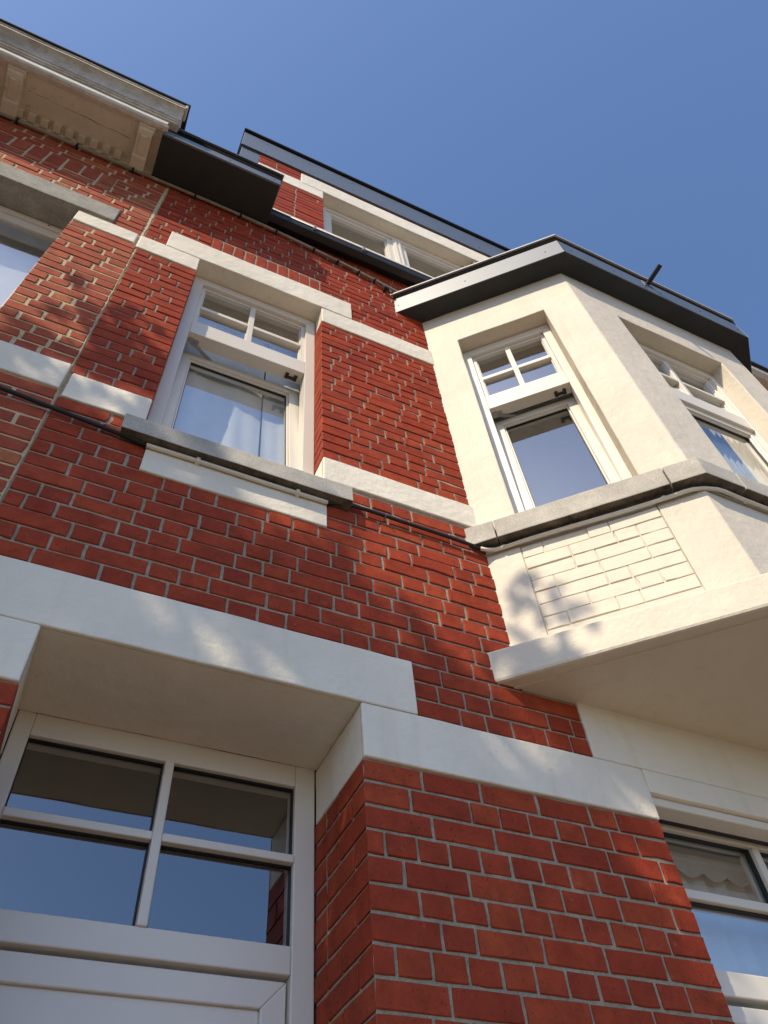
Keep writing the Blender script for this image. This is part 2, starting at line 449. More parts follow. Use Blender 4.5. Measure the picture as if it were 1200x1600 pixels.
def w2px(p):
    d = Vector(p) - CAM
    zc = d.dot(fw)
    if zc <= 0.01: return None
    return (600 + FPX*d.dot(rt)/zc, 800 - FPX*d.dot(up)/zc, zc)

def shown_size(b):
    p, x0, x1, z0, z1, d, kd = b
    c = w2px(((x0+x1)/2, (d[0]+d[1])/2 if kd == 'reveal' else 0, (z0+z1)/2))
    if c is None or not (-25 < c[0] < 1225 and -25 < c[1] < 1625): return 0
    if x0 > 1.49 and 3.4 < z0 < 6.45: return 0
    # hidden behind the bay roof
    if kd == 'reveal':
        if x0 < .0: return 0
        a = w2px((x0, d[0], z0)); q = w2px((x0, d[1], z1)); r = w2px((x0, d[1], z0)); s = w2px((x0, d[0], z1))
    else:
        a = w2px((x0, 0, z0)); q = w2px((x1, 0, z1)); r = w2px((x1, 0, z0)); s = w2px((x0, 0, z1))
    return abs((q[0]-a[0])*(s[1]-r[1]) - (q[1]-a[1])*(s[0]-r[0]))/2

def build_bricks(parent, matname, seed):
    rnd = random.Random(seed)
    L = [(shown_size(b), b) for b in BR if b[0] is parent]
    L.sort(key=lambda t: -t[0])
    singles = [b for s, b in L[:300] if s > 0]
    rest = [b for s, b in L if b not in singles] if len(singles) < 400 else []
    variants = {}
    for kind, wd in (('S', .190), ('H', .090)):
        ms = []
        for i in range(14):
            V, F = brick_geom(rnd, wd, .064, .05)
            me = bpy.data.meshes.new('brick'); me.from_pydata(V, [], F); me.materials.append(MT[matname]); ms.append(me)
        variants[kind] = ms
    def place(b):
        p, x0, x1, z0, z1, d, kd = b
        return x0, x1, z0, z1, d, kd
    for b in singles:
        p, x0, x1, z0, z1, d, kd = b
        wd = x1-x0; me = None
        if kd == 'face' and d[1] == .05:
            for k, s in (('S', .190), ('H', .090)):
                if abs(wd-s) < .014: me = rnd.choice(variants[k]); sx = wd/s; break
        if me is not None:
            o = bpy.data.objects.new('brick', me); o.scale = (sx, 1, (z1-z0)/.064)
        else:
            V, F = brick_any(rnd, b)
            me = bpy.data.meshes.new('brick'); me.from_pydata(V, [], F); me.materials.append(MT[matname])
            o = bpy.data.objects.new('brick', me)
        o.location = (x0, rnd.uniform(-.0015, .0015), z0); col.objects.link(o); o.parent = parent
    V = []; F = []
    for b in rest:
        v, f = brick_any(rnd, b); o = len(V)
        dy = rnd.uniform(-.0015, .0015)
        V += [(x+b[1], y+dy, z+b[3]) for x, y, z in v]; F += [[i+o for i in g] for g in f]
    if V:
        me = bpy.data.meshes.new('brickwork'); me.from_pydata(V, [], F); me.materials.append(MT[matname])
        o = bpy.data.objects.new('brickwork', me); col.objects.link(o); o.parent = parent; o['kind'] = 'stuff'
    return len(singles), len(rest)

def brick_any(rnd, b):
    p, x0, x1, z0, z1, d, kd = b
    if kd == 'reveal':   # shows its side face at x0 (or x1): front ring laid on the side
        V, F = brick_geom(rnd, d[1]-d[0], z1-z0, x1-x0)
        if p is house and x0 > 0:   V = [(y, d[1]-x, z) for x, y, z in V]
        else: V = [((x1-x0)-y, d[0]+x, z) for x, y, z in V]
        return V, F
    return brick_geom(rnd, x1-x0, z1-z0, d[1])

# --- plaster bands, lintels
def band(parent, x0, x1, z0, z1, y1=.06, y0=-.007, m='band', name='band', amp=.0022, label=None):
    o = MB().box(x0, x1, y0, y1, z0, z1).build(name, m, parent, bevel=.005, seg=2)
    rough_edges(o, .09, amp, x0*3+z0)
    if label: o['label'] = label
    return o
band(house, -.33, 1.047, 3.077, 3.300, .386, name='lintel')
band(house, -.362, -.119, 2.876, 3.075, .386)
band(house, .847, 1.932, 2.876, 3.073, .386)
band(house, 1.732, 4.2, 3.0735, 3.318, .2, name='painted_wall')
band(house, 1.935, 4.2, 2.9795, 3.0735, .2, name='painted_wall')
band(house, -.352, -.032, 4.213, 4.396, .1); band(house, .727, 1.49, 4.232, 4.402, .1)
band(house, -.375, -.032, 5.878, 6.060, .1); band(house, .727, 1.49, 5.862, 6.056, .1)
band(house, -.235, .93, 6.0585, 6.300, .13, y0=-.010, name='lintel')
band(house, 0.002, .741, 3.905, 4.058, .05, name='sill_panel', amp=.0008)
band(house, .163, .753, 8.40, 8.637, .1); band(house, .546, 2.5, 8.602, 8.882, .13, y0=-.010, name='lintel')
band(house, .163, 2.6, 7.40, 7.558, .13, y0=-.012, name='sill')
band(left, -3.9, -.372, 4.257, 4.458, .1); band(left, -.723, -.392, 5.918, 6.060, .15)
band(left, -2.45, -.54, 6.102, 6.300, .18, y0=-.012, m='concrete', name='lintel', label='bare grey concrete lintel')
# joint between the two houses
jm = MB()
rj = random.Random(5); pts = []
for i in range(95):
    pts.append((-.369 + rj.uniform(-.003, .003), .004, 1.5 + i*.0595))
jm.tube(pts, [rj.uniform(.0015, .0035) for _ in pts], 6).build('mortar_joint', 'mortar_old', left)

# --- first floor window sill (bluestone)
sp = [(-.055, 4.062), (-.055, 4.160), (-.049, 4.168), (.10, 4.205), (.10, 4.062)]
s1 = MB().sweep_x(sp, -.107, .838).build('sill', 'stone', house, bevel=.004); rough_edges(s1, .09, .0022, 3); darken_under(s1)

# ------------------------------------------------------------------ bay
TH = math.radians(44.0); cb, sb = math.cos(TH), math.sin(TH)
BX, FL, BD = 1.475, 1.466, .677
P0 = Vector((BX, 0)); C1 = Vector((BX + BD*cb/sb, -BD)); C2 = C1 + Vector((FL, 0)); P3 = Vector((C2.x + BD*cb/sb, 0))
LS = (C1-P0).length
nL = Vector((sb, cb)); nF = Vector((0, 1)); nR = Vector((-sb, cb))   # inward normals
uL = Vector((cb, -sb)); uR = Vector((cb, sb))
def off(e, y_end=.05):
    """bay outline pushed outwards by e (inwards if negative), from wall to wall"""
    t = math.tan(TH/2)
    a = Vector((C1.x - e*t, C1.y - e)); b = Vector((C2.x + e*t, C2.y - e))
    k = (y_end - a.y)/sb
    return [a - uL*k, a, b, b + uR*k]
def xy(p): return (p.x, p.y)
def on_left(s, d=0): return P0 + uL*s + nL*d
def on_front(s, d=0): return C1 + Vector((1, 0))*s + nF*d
def on_right(s, d=0): return C2 + uR*s + nR*d
TW = .20
def bay_ring(mb, e, t, z0, z1, bot=True, top=True):
    o = off(e); i = off(e-t); mb.prism([xy(p) for p in o] + [xy(p) for p in reversed(i)], z0, z1, bot, top)
inn = off(-TW)
S0, S1 = .19, .757; F0, F1 = .311, 1.161
TL = local_frame((P0.x, P0.y, 0), (uL.x, uL.y, 0), (nL.x, nL.y, 0))
TFr = local_frame((C1.x, C1.y, 0), (1, 0, 0), (0, 1, 0))
TR = local_frame((C2.x, C2.y, 0), (uR.x, uR.y, 0), (nR.x, nR.y, 0))
bw = MB()
for T_, ua, ub, h0, h1 in ((TL, -.05, LS, S0, S1), (TFr, 0, FL, F0, F1), (TR, 0, LS+.05, LS-S1, LS-S0)):
    bw.T = T_; us = (ua, h0, h1, ub); zs_ = (4.12, 4.19, 6.08, 6.53)
    for i_ in range(3):
        for j_ in range(3):
            if i_ == 1 and j_ == 1: continue
            bw.quad((us[i_], 0, zs_[j_]), (us[i_+1], 0, zs_[j_]), (us[i_+1], 0, zs_[j_+1]), (us[i_], 0, zs_[j_+1]))
    for (a_, b_, c_, d_) in ((h0, 4.19, h0, 6.08), (h0, 6.08, h1, 6.08), (h1, 6.08, h1, 4.19), (h1, 4.19, h0, 4.19)):
        bw.quad((a_, 0, b_), (c_, 0, d_), (c_, TW, d_), (a_, TW, b_))
bay_wall = bw.build('bay_wall', 'plaster', house)
bm = bmesh.new(); bm.from_mesh(bay_wall.data); bmesh.ops.remove_doubles(bm, verts=bm.verts, dist=.0005)
bmesh.ops.recalc_face_normals(bm, faces=bm.faces)
for _ in range(6):
    es_ = [e for e in bm.edges if e.calc_length() > .16]
    if es_: bmesh.ops.subdivide_edges(bm, edges=es_, cuts=1, use_grid_fill=True)
bmesh.ops.triangulate(bm, faces=[f for f in bm.faces if len(f.verts) > 4])
for v in bm.verts: v.co += mnoise.noise_vector(v.co*6)*.0022 + mnoise.noise_vector(v.co*19)*.0012
bm.to_mesh(bay_wall.data); bm.free()
b_ = bay_wall.modifiers.new('bevel', 'BEVEL'); b_.width = .007; b_.segments = 3; b_.limit_method = 'ANGLE'; b_.angle_limit = math.radians(30)
# apron below the sill, its left panel of painted bricks set in a plaster border
EA = -.018
ap = MB(); PZ0, PZ1 = 3.458, 4.10
def offl(s, e): return P0 + uL*s - nL*e
oa = off(EA); ia = off(EA-.15); pa, pb = .165, .765
ap.prism([xy(oa[0]), xy(offl(pa, EA)), xy(offl(pa, EA-.15)), xy(ia[0])], PZ0, PZ1, False, False)
ap.prism([xy(offl(pb, EA)), xy(oa[1]), xy(oa[2]), xy(oa[3]), xy(ia[3]), xy(ia[2]), xy(ia[1]), xy(offl(pb, EA-.15))], PZ0, PZ1, False, False)
ap.prism([xy(offl(pa, EA-.006)), xy(offl(pb, EA-.006)), xy(offl(pb, EA-.14)), xy(offl(pa, EA-.14))], PZ0, PZ1, False, False)
ap.prism([xy(offl(pa, EA)), xy(offl(pb, EA)), xy(offl(pb, EA-.1)), xy(offl(pa, EA-.1))], PZ0, 3.548)
apron = ap.build('bay_apron', 'plaster', house, bevel=.004)
rp = random.Random(3)
rows = 7; ph = (4.045-3.55)/rows
for k in range(rows):
    x = pa + .004; last = rp.choice('SH')
    zz = 3.552 + k*ph
    while x < pb - .01:
        last = 'H' if last == 'S' and rp.random() < .8 else 'S'
        wd = .19 if last == 'S' else .09
        if x + wd > pb - .05: wd = pb - .004 - x
        V, F = brick_geom(rp, wd, ph-.0035, .03)
        b = MB(local_frame(TL((x, -EA+.0005 + rp.uniform(-.0012, .0012), zz)), (uL.x, uL.y, 0), (nL.x, nL.y, 0))); b.add(V, F)
        b.build('painted_brick', 'pbrick', apron)
        x += wd + .0035
# base slab
sl_ = MB(); os_ = off(.0625); sl_.prism([xy(p) for p in os_], 3.312, 3.46)
slab = sl_.build('bay_base', 'plaster', house, bevel=.012, seg=2); 
# drip strip under the slab, a few cm in from its edge
ds = MB(); bay_ring(ds, .0625-.055, .012, 3.308, 3.3125); ds.build('drip_edge', 'plaster', slab)
# stone sill in separate pieces
def sill_piece(poly): 
    o = MB().prism([xy(p) for p in poly], 4.082, 4.203).build('sill_stone', 'stone', house, bevel=.005)
    rough_edges(o, .10, .002, poly[0].x*5); darken_under(o)
es = .047; oS = off(es); iS = off(-.12)
def ol(s, e): return P0 + uL*s - nL*e
def of(s, e): return C1 + Vector((s, 0)) - nF*e
def orr(s, e): return C2 + uR*s - nR*e
g = .0025
sill_piece([oS[0], ol(.085-g, es), ol(.085-g, -.12), iS[0]])
sill_piece([ol(.085+g, es), ol(.845-g, es), ol(.845-g, -.12), ol(.085+g, -.12)])
sill_piece([ol(.845+g, es), oS[1], of(.20-g, es), of(.20-g, -.12), iS[1], ol(.845+g, -.12)])
sill_piece([of(.20+g, es), of(1.2-g, es), of(1.2-g, -.12), of(.20+g, -.12)])
sill_piece([of(1.2+g, es), oS[2], orr(.13-g, es), orr(.13-g, -.12), iS[2], of(1.2+g, -.12)])
sill_piece([orr(.13+g, es), oS[3], iS[3], orr(.13+g, -.12)])
# roof edge
e1 = off(.137, .02)
fm = MB(); fm.prism([xy(p) for p in e1], 6.505, 6.722)
fascia = fm.build('bay_fascia', 'zinc', house, bevel=.003)
gp = MB(); gp.prism([xy(p) for p in off(.1385, .02)], 6.7215, 6.786); gp.build('shadow_strip', 'painted_shadow', fascia)  # shade under the trim's overhang, put in as a flush black strip
sp_ = MB(); sp_.prism([xy(p) for p in off(.131, .02)], 6.5025, 6.5055); sp_.build('soffit_panel', 'soffit', fascia)
cp = MB(); cp.prism([xy(p) for p in off(.152, .02)], 6.786, 6.803); cp.build('roof_trim', 'cap', fascia, bevel=.003)
# mitre seams on the corners and the screws
_s = MB().tube([(0, .002, 0), (0, -.002, 0)], .0055, 8).build('screw', 'black')
screw_me = _s.data; bpy.data.objects.remove(_s)
def screws(parent, pts, n=(0, -1, 0)):
    q = Vector((0, -1, 0)).rotation_difference(Vector(n))
    for p in pts:
        o = bpy.data.objects.new('screw', screw_me); col.objects.link(o); o.parent = parent
        o.rotation_mode = 'QUATERNION'; o.rotation_quaternion = q; o.location = p
def v3(p, z): return (p.x, p.y, z)
eF = e1
nl3 = (-nL.x, -nL.y, 0)
screws(fascia, [v3(P0 + uL*s - nL*.137, 6.60) for s in (-.12, .36, .92)], nl3)
screws(fascia, [v3(Vector((x, -BD-.137)), 6.60) for x in (2.20, 2.55, 2.95, 3.3, 3.65)], (0, -1, 0))
screws(fascia, [v3(P0 + uL*s - nL*.07, 6.5025) for s in (-.02, .42, .93)], (0, 0, -1))
screws(fascia, [v3(Vector((x, -BD-.07)), 6.5025) for x in (2.28, 2.75, 3.2, 3.58)], (0, 0, -1))
sm = MB()
for c, e in ((C1, eF[1]), (C2, eF[2])):
    d = (e - c).normalized(); n = Vector((-d.y, d.x))*.0012
    sm.prism([xy(c - n), xy(e + d*.001 - n), xy(e + d*.001 + n), xy(c + n)], 6.5015, 6.7235)
sm.build('seam', 'black', fascia)
# overflow pipe through the fascia
opipe = MB().tube([(2.86, -.70, 6.665), (2.86, -.965, 6.665)], .017, 14, False).tube([(2.86, -.70, 6.665), (2.86, -.966, 6.665)], .014, 14, False).build('overflow_pipe', 'black', house, smooth=True)
MB().box(2.825, 2.895, -.818, -.813, 6.625, 6.71).build('plate', 'zinc', opipe)

# ------------------------------------------------------------------ windows
def glass(mb_T, u0, u1, z0, z1, d, parent, m='glass', name='pane', label=None, th=.004):
    b = MB(mb_T); b.quad((u0, d, z0), (u1, d, z0), (u1, d, z1), (u0, d, z1))
    o = b.build(name, m, parent, recalc=False)
    if label: o['label'] = label
    return o

def tall_window(T, u0, u1, zb, zt, d, tilt, mull, parent, label, wl=.058, stay=True):
    """cross barred top light over a tilting lower sash; T maps (u, depth, z)"""
    f = MB(T)
    f.ring(u0, u1, zb, zt, wl, d, d+.075, wt=.072, wb=.05)
    zt0, zt1 = 5.335, 5.475                      # transom
    f.box(u0+wl, u1-wl, d+.0008, d+.075, zt0, zt1)
    fr = f.build('window', 'pvc', parent, bevel=.003); fr['label'] = label
    # top light: stepped bead, two bars crossing, four panes
    a, b = u0+wl, u1-wl; z0, z1 = zt1, zt-.072
    bd = MB(T); bd.ring(a, b, z0, z1, .022, d+.022, d+.07); bd.ring(a+.022, b-.022, z0+.022, z1-.022, .006, d+.034, d+.07)
    bd.build('bead', 'pvc', fr, bevel=.002)
    a += .022; b -= .022; z0 += .022; z1 -= .022
    mid = mull; hb = z0 + (z1-z0)*.455; bwid = .014
    MB(T).box(mid-.016, mid+.016, d+.018, d+.062, z0-.02, z1+.02).build('glazing_bar', 'pvc', fr, bevel=.003)
    for x0, x1 in ((a-.002, mid-.016), (mid+.016, b+.002)):
        MB(T).box(x0, x1, d+.0195, d+.061, hb-.0165, hb+.0165).build('glazing_bar', 'pvc', fr, bevel=.003)
    for x0, x1 in ((a, mid-.016), (mid+.016, b)):
        for y0, y1 in ((z0, hb-.0165), (hb+.0165, z1)):
            glass(T, x0, x1, y0, y1, d+.045, fr)
    # lower sash, tilted inwards on its bottom edge
    a, b = u0+wl-.012, u1-wl+.012; z0, z1 = zb+.045, zt0+.010
    ct, st = math.cos(tilt), math.sin(tilt); dd = d+.020
    def T2(p):
        y, z = p[1], p[2]-z0
        return T((p[0], dd + y*ct + z*st, z0 + z*ct - y*st))
    s = MB(T2); s.ring(a, b, z0, z1, .058, 0, .06); s.ring(a+.058, b-.058, z0+.058, z1-.058, .010, .012, .06)
    sa = s.build('sash', 'pvc', fr, bevel=.003)
    gb = MB(T2); gb.ring(a+.067, b-.067, z0+.067, z1-.067, .004, .022, .034); gb.build('gasket', 'rubber', fr)
    glass(T2, a+.068, b-.068, z0+.068, z1-.068, .030, fr)
    if tilt > .01:
        # keep and stay under the transom
        k = MB(T); k.box(b-.105, b-.045, d+.046, d+.060, zt0-.010, zt0+.001); k.box(b-.108, b-.090, d+.030, d+.062, zt0-.012, zt0)
        k.box(b-.060, b-.042, d+.030, d+.062, zt0-.012, zt0); k.build('latch', 'black', fr)
        k = MB(T); k.box(a+.02, a+.075, d+.036, d+.058, zt0-.008, zt0+.001); k.box(a+.03, a+.045, d+.032, d+.060, zt0-.014, zt0); k.build('hinge_plate', 'steel', fr)
        top = T2((a+.19, .02, z1)); bot = T((a+.035, d+.05, zt0-.012))
        st_ = MB(); pa_ = Vector(bot); pb_ = Vector(top); dr = (pb_-pa_).normalized(); sd = Vector((0, 0, 1)).cross(dr).normalized()*.009; hh = dr.cross(sd).normalized()*.0025
        st_.add([tuple(pa_-sd-hh), tuple(pa_+sd-hh), tuple(pa_+sd+hh), tuple(pa_-sd+hh), tuple(pb_-sd-hh), tuple(pb_+sd-hh), tuple(pb_+sd+hh), tuple(pb_-sd+hh)],
                [(0, 3, 2, 1), (4, 5, 6, 7), (0, 1, 5, 4), (1, 2, 6, 5), (2, 3, 7, 6), (3, 0, 4, 7)])
        st_.build('stay', 'steel', fr)
    return fr

TF = ident
tall_window(TF, -.03, .725, 4.195, 6.056, DEP, math.radians(5.2), .3415, house, 'window with its lower sash tilted open, set in brick')
tall_window(TL, S0+.001, S1-.001, 4.195, 6.078, DEP, math.radians(4.4), .468, house, 'window with its lower sash tilted open, in the left side of the bay', wl=.048)
tall_window(TFr, F0+.001, F1-.001, 4.195, 6.078, DEP, 0.0, (F0+F1)/2, house, 'closed window in the front of the bay', wl=.05)
tall_window(TR, LS-S1+.001, LS-S0-.001, 4.195, 6.078, DEP, 0.0, LS/2, house, 'closed window in the right side of the bay', wl=.048)

# dormer window, two lights
f = MB(); f.ring(.757, 2.248, 7.5, 8.598, .065, .10, .18); f.box(1.46, 1.545, .098, .18, 7.55, 8.534)
w3 = f.build('window', 'pvc', house, bevel=.004); w3['label'] = 'wide two light window under the roof edge'
for a, b in ((.822, 1.46), (1.545, 2.183)):
    s = MB(); s.ring(a-.001, b+.001, 7.56, 8.535, .05, .115, .17); s.ring(a+.05, b-.05, 7.61, 8.485, .012, .13, .17); s.build('sash', 'pvc', w3, bevel=.003)
    glass(ident, a+.06, b-.06, 7.62, 8.475, .15, w3)
MB().box(1.475, 1.495, .088, .099, 7.55, 8.52).box(1.512, 1.53, .088, .099, 7.55, 8.52).build('mullion_trim', 'pvc', w3, bevel=.003)

# left house window
f = MB(); f.ring(-2.248, -.727, 4.42, 6.098, .055, .15, .22, wt=.05)
wn = f.build('window', 'pvc', left, bevel=.004); wn['label'] = 'large white framed window'
s = MB(); s.ring(-2.195, -.781, 4.47, 6.049, .012, .165, .21, wt=.075); s.build('sash', 'pvc', wn, bevel=.003)
MB().box(-2.183, -.793, .186, .2, 5.84, 5.975).build('roller_case', 'cloth2', wn)
glass(ident, -2.184, -.792, 4.48, 5.975, .18, wn)
screws(wn, [(-.86, .149, 6.075), (-1.5, .149, 6.075)])

# front door with its four pane fanlight
D0 = .385
f = MB()
f.box(-.1165, -.064, D0, D0+.08, 0, 3.081); f.box(.776, .8445, D0, D0+.08, 0, 3.081)
f.box(-.064, .776, D0+.0008, D0+.08, 3.002, 3.081); f.box(-.064, .776, D0+.0008, D0+.08, 2.424, 2.500)
door = f.build('front_door', 'door', house, bevel=.004); door['label'] = 'pale cream front door with a four pane light over it'
b = MB(); b.box(.343, .372, D0-.006, D0+.05, 2.499, 3.003)
b.build('glazing_bar', 'door', door, bevel=.004)
for x0, x1 in ((-.065, .343), (.372, .777)):
    MB().box(x0, x1, D0-.005, D0+.05, 2.738, 2.764).build('glazing_bar', 'door', door, bevel=.004)
for x0, x1 in ((-.064, .343), (.372, .776)):
    for z0, z1 in ((2.50, 2.738), (2.764, 3.002)):
        g_ = MB(); g_.ring(x0, x1, z0, z1, .004, D0+.018, D0+.036); g_.build('gasket', 'rubber', door)
        glass(ident, x0+.003, x1-.003, z0+.003, z1-.003, D0+.030, door, 'glass2')
l = MB(); dl = D0+.016
l.ring(-.058, .770, .03, 2.412, .070, dl, dl+.06, wb=.2)
leaf = l.build('door_leaf', 'door', door, bevel=.004)
MB().box(-.064, .776, dl+.03, dl+.05, .02, 2.424).box(.011, .701, dl+.012, dl+.03, .2, 2.343).build('door_panel', 'door', door, bevel=.006)
MB().box(-.117, .845, 0.02, D0+.1, 0, .12).build('doorstep', 'stone', house, bevel=.01)
MB().tube([(.735, dl-.045, 1.0), (.735, dl-.045, 1.35)], .012, 10).box(.725, .745, dl-.05, dl+.01, 1.02, 1.04).box(.725, .745, dl-.05, dl+.01, 1.31, 1.33).build('door_handle', 'steel', door, smooth=False)

# ground floor window under the bay
gy = .115
f = MB(); f.ring(1.932, 3.888, .92, 2.978, .055, gy, gy+.08, wt=.042); f.box(1.987, 3.833, gy+.001, gy+.08, 2.395, 2.470); f.box(1.987, 3.833, gy+.001, gy+.08, 2.690, 2.722)
for x in (2.49, 3.13): f.box(x-.017, x+.017, gy+.002, gy+.08, 2.470, 2.937); f.box(x-.035, x+.035, gy+.002, gy+.08, .97, 2.396)
gw = f.build('window', 'pvc', house, bevel=.004); gw['label'] = 'broad window beneath the bay with small top lights'
for x0, x1 in ((1.987, 2.473), (2.507, 3.113), (3.147, 3.833)):
    for z0, z1 in ((2.470, 2.690), (2.722, 2.937)):
        MB().ring(x0, x1, z0, z1, .006, gy+.02, gy+.04).build('gasket', 'rubber', gw)
        glass(ident, x0+.005, x1-.005, z0+.005, z1-.005, gy+.035, gw)
    a, b_ = x0+.02, x1-.02
    MB().ring(a, b_, 1.0, 2.376, .05, gy+.012, gy+.06).build('sash', 'pvc', gw, bevel=.004)
    glass(ident, a+.05, b_-.05, 1.05, 2.326, gy+.036, gw)
# shutter box above it
sh = MB(); sh.box(1.945, 3.87, .012, .085, 2.945, 2.979); shb = sh.build('shutter_box', 'pvc', house, bevel=.006)
MB().box(1.95, 3.865, .087, .112, 2.952, 2.977).build('slot', 'black', shb)
ws = MB().sweep_x([(-.05, .83), (-.05, .90), (.12, .93), (.12, .83)], 1.9, 3.95).build('sill', 'stone', house, bevel=.004)

# ------------------------------------------------------------------ eaves of the house
# boxed gutter left of the dormer
bg_ = MB(); bg_.box(-.497, .311, -.311, 0.0, 7.090, 7.190)
bx = bg_.build('box_gutter', 'zinc', house, bevel=.002)
MB().box(-.494, .308, -.298, -.002, 7.0865, 7.0905).build('soffit_panel', 'black', bx)
MB().box(-.497, .3125, -.3125, 0, 7.1895, 7.285).build('shadow_strip', 'painted_shadow', bx)  # flush black strip, painted shade below the gutter trim
MB().box(-.497, .325, -.328, 0, 7.285, 7.300).build('trim', 'zinc', bx, bevel=.003)
screws(bx, [(x, -.311, 7.14) for x in (-.42, -.05, .26)]); screws(bx, [(x, -.15, 7.0865) for x in (-.25, .2)], (0, 0, -1))
# half gutter in front of the dormer
gt = MB().sweep_x([(.0, 7.13), (-.055, 7.085), (-.105, 7.09), (-.112, 7.115), (-.112, 7.150), (-.10, 7.150), (-.095, 7.12), (0, 7.17)], .312, 4.6).build('gutter', 'black', house)
MB().tube([(.312, -.112, 7.150), (4.6, -.112, 7.150)], .0095, 8).build('gutter_lip', 'zinc', gt, smooth=True)
for x in (.62, 1.0): MB().box(x, x+.03, -.12, -.02, 7.148, 7.172).box(x+.004, x+.026, -.128, -.112, 7.11, 7.172).build('gutter_bracket', 'steel', gt, bevel=.003)
# dormer cladding strip and roof edge
MB().box(-.005, .160, .002, 3, 7.25, 8.955).build('side_cladding', 'zinc', house, bevel=.002)
rf = MB().box(-.020, 4.95, -.016, 3.2, 8.945, 9.395).build('roof_fascia', 'zinc', house, bevel=.003)
MB().box(-.021, 4.951, -.0175, 3.2, 9.394, 9.43).build('shadow_strip', 'painted_shadow', rf)  # shade below the top trim as a solid black strip
MB().box(-.03, 4.96, -.040, 3.2, 9.43, 9.462).build('trim', 'black', rf, bevel=.003)
MB().box(-.015, 4.95, -.0175, -.0155, 8.938, 8.950).build('drip_edge', 'black', rf)
screws(rf, [(x, -.016, 9.06) for x in (.2, .62, 1.05, 1.5, 1.95, 2.4)]); screws(rf, [(x, -.016, 9.30) for x in (.2, .62, 1.05, 1.5, 1.95, 2.4)])
# roof of the main part and the body of the house
MB().add([(-.4, 0, 7.32), (-.01, 0, 7.32), (-.01, 4, 9.3), (-.4, 4, 9.3)], [(0, 1, 2, 3)]).build('roof', 'tile', house)
hb = MB(); hb.box(-.36, -.30, .05, 8, 0, 7.3); hb.box(4.98, 5.04, .05, 8, 0, 8.9); hb.box(-.36, 5.04, 7.9, 8, 0, 8.9); hb.box(-.36, 5.04, 3.2, 8, 8.8, 8.9)
hb.build('party_wall', 'mortar', house)
rm = MB(); rm.box(-.3, 4.98, 5.0, 5.05, 0, 8.9)
for z in (0.01, 3.42, 6.42): rm.box(-.3, 4.98, .40 if z > 1 else .45, 5.0, z, z+.18)
rm.box(1.05, 1.15, .45, 5, .1, 3.42); rm.box(1.05, 1.15, .40, 5, 3.6, 6.42); rm.box(-.3, 4.98, .02, .4, 6.48, 6.6)
rm.build('room', 'room', house)
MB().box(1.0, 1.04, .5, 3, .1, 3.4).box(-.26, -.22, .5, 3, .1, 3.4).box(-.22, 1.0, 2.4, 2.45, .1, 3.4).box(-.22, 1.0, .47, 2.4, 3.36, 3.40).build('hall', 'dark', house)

# ------------------------------------------------------------------ left house cornice
cz = 7.15
cn = MB()
cn.box(-6, -.50, -.345, -.03, cz, cz+.03)                         # soffit board
soff = cn.build('cornice', 'oldpaint', left, bevel=.003); rough_edges(soff, .2, .0016, 2)
soff['label'] = 'old cream wooden cornice with peeling paint'
lo = [(-.300, cz-.010), (-.322, cz-.020), (-.342, cz-.016), (-.350, cz-.004), (-.354, cz+.004), (-.354, cz+.066), (-.25, cz+.066), (-.25, cz+.01), (-.300, cz+.01)]
mold = MB().sweep_x(lo, -6, -.487).build('fascia_board', 'fasciapaint', soff, bevel=.002); rough_edges(mold, .11, .0018, 9)
hi = [(-.28, cz+.0665), (-.364, cz+.0665), (-.366, cz+.084), (-.374, cz+.088), (-.376, cz+.106), (-.384, cz+.110), (-.386, cz+.126), (-.390, cz+.150), (-.400, cz+.176), (-.416, cz+.198), (-.434, cz+.212), (-.442, cz+.214), (-.442, cz+.240), (-.448, cz+.243), (-.448, cz+.268), (-.28, cz+.268)]
mold = MB().sweep_x(hi, -6, -.425).build('moulding', 'moulding', soff); rough_edges(mold, .11, .0026, 5)
MB().sweep_x([(-.36, cz+.215), (-.449, cz+.215), (-.455, cz+.243), (-.455, cz+.269), (-.36, cz+.269)], -.4255, -.408).build('return_end', 'moulding', soff, bevel=.004)
MB().box(-6, -.398, -.462, .3, cz+.2685, cz+.292).build('roof_edge', 'black', soff, bevel=.004)
MB().box(-.508, -.476, -.345, 0, cz-.02, cz+.02).build('end_board', 'oldpaint', soff, bevel=.004)
# wall mould under it
MB().sweep_x([(0.0, cz-.045), (-.022, cz-.045), (-.030, cz-.03), (-.030, cz-.008), (-.040, cz+.0), (-.040, cz+.02), (0.0, cz+.02)], -6, -.505).build('bed_mould', 'oldpaint', soff, bevel=.002)
x = -.712
br_no = 0
def modillion(x0, x1):
    b = MB().sweep_x([(-.028, cz+.002), (-.028, cz-.085), (-.108, cz-.080), (-.114, cz-.064), (-.25, cz-.058), (-.275, cz-.050), (-.292, cz-.030), (-.292, cz+.002)], x0, x1)
    o = b.build('bracket', 'oldpaint', soff, bevel=.003)
    MB().box(x0+.022, x1-.022, -.245, -.125, cz-.069, cz-.05).build('bracket_panel', 'oldpaint', soff, bevel=.004)
    MB().box(x0-.008, x1+.008, -.303, -.258, cz-.034, cz+.001).build('bracket_cap', 'oldpaint', soff, bevel=.004)
for xx in (-.645, -1.452, -2.26): modillion(xx, xx+.092)
xx = -.703
for c0, c1 in ((-1.352, -.66), (-2.16, -1.46)):
    xx = c1 - .05
    while xx > c0 + .005:
        MB().box(xx-.046, xx, -.080, -.030, cz-.046, cz+.001).build('dentil', 'oldpaint', soff, bevel=.0018)
        xx -= .0775
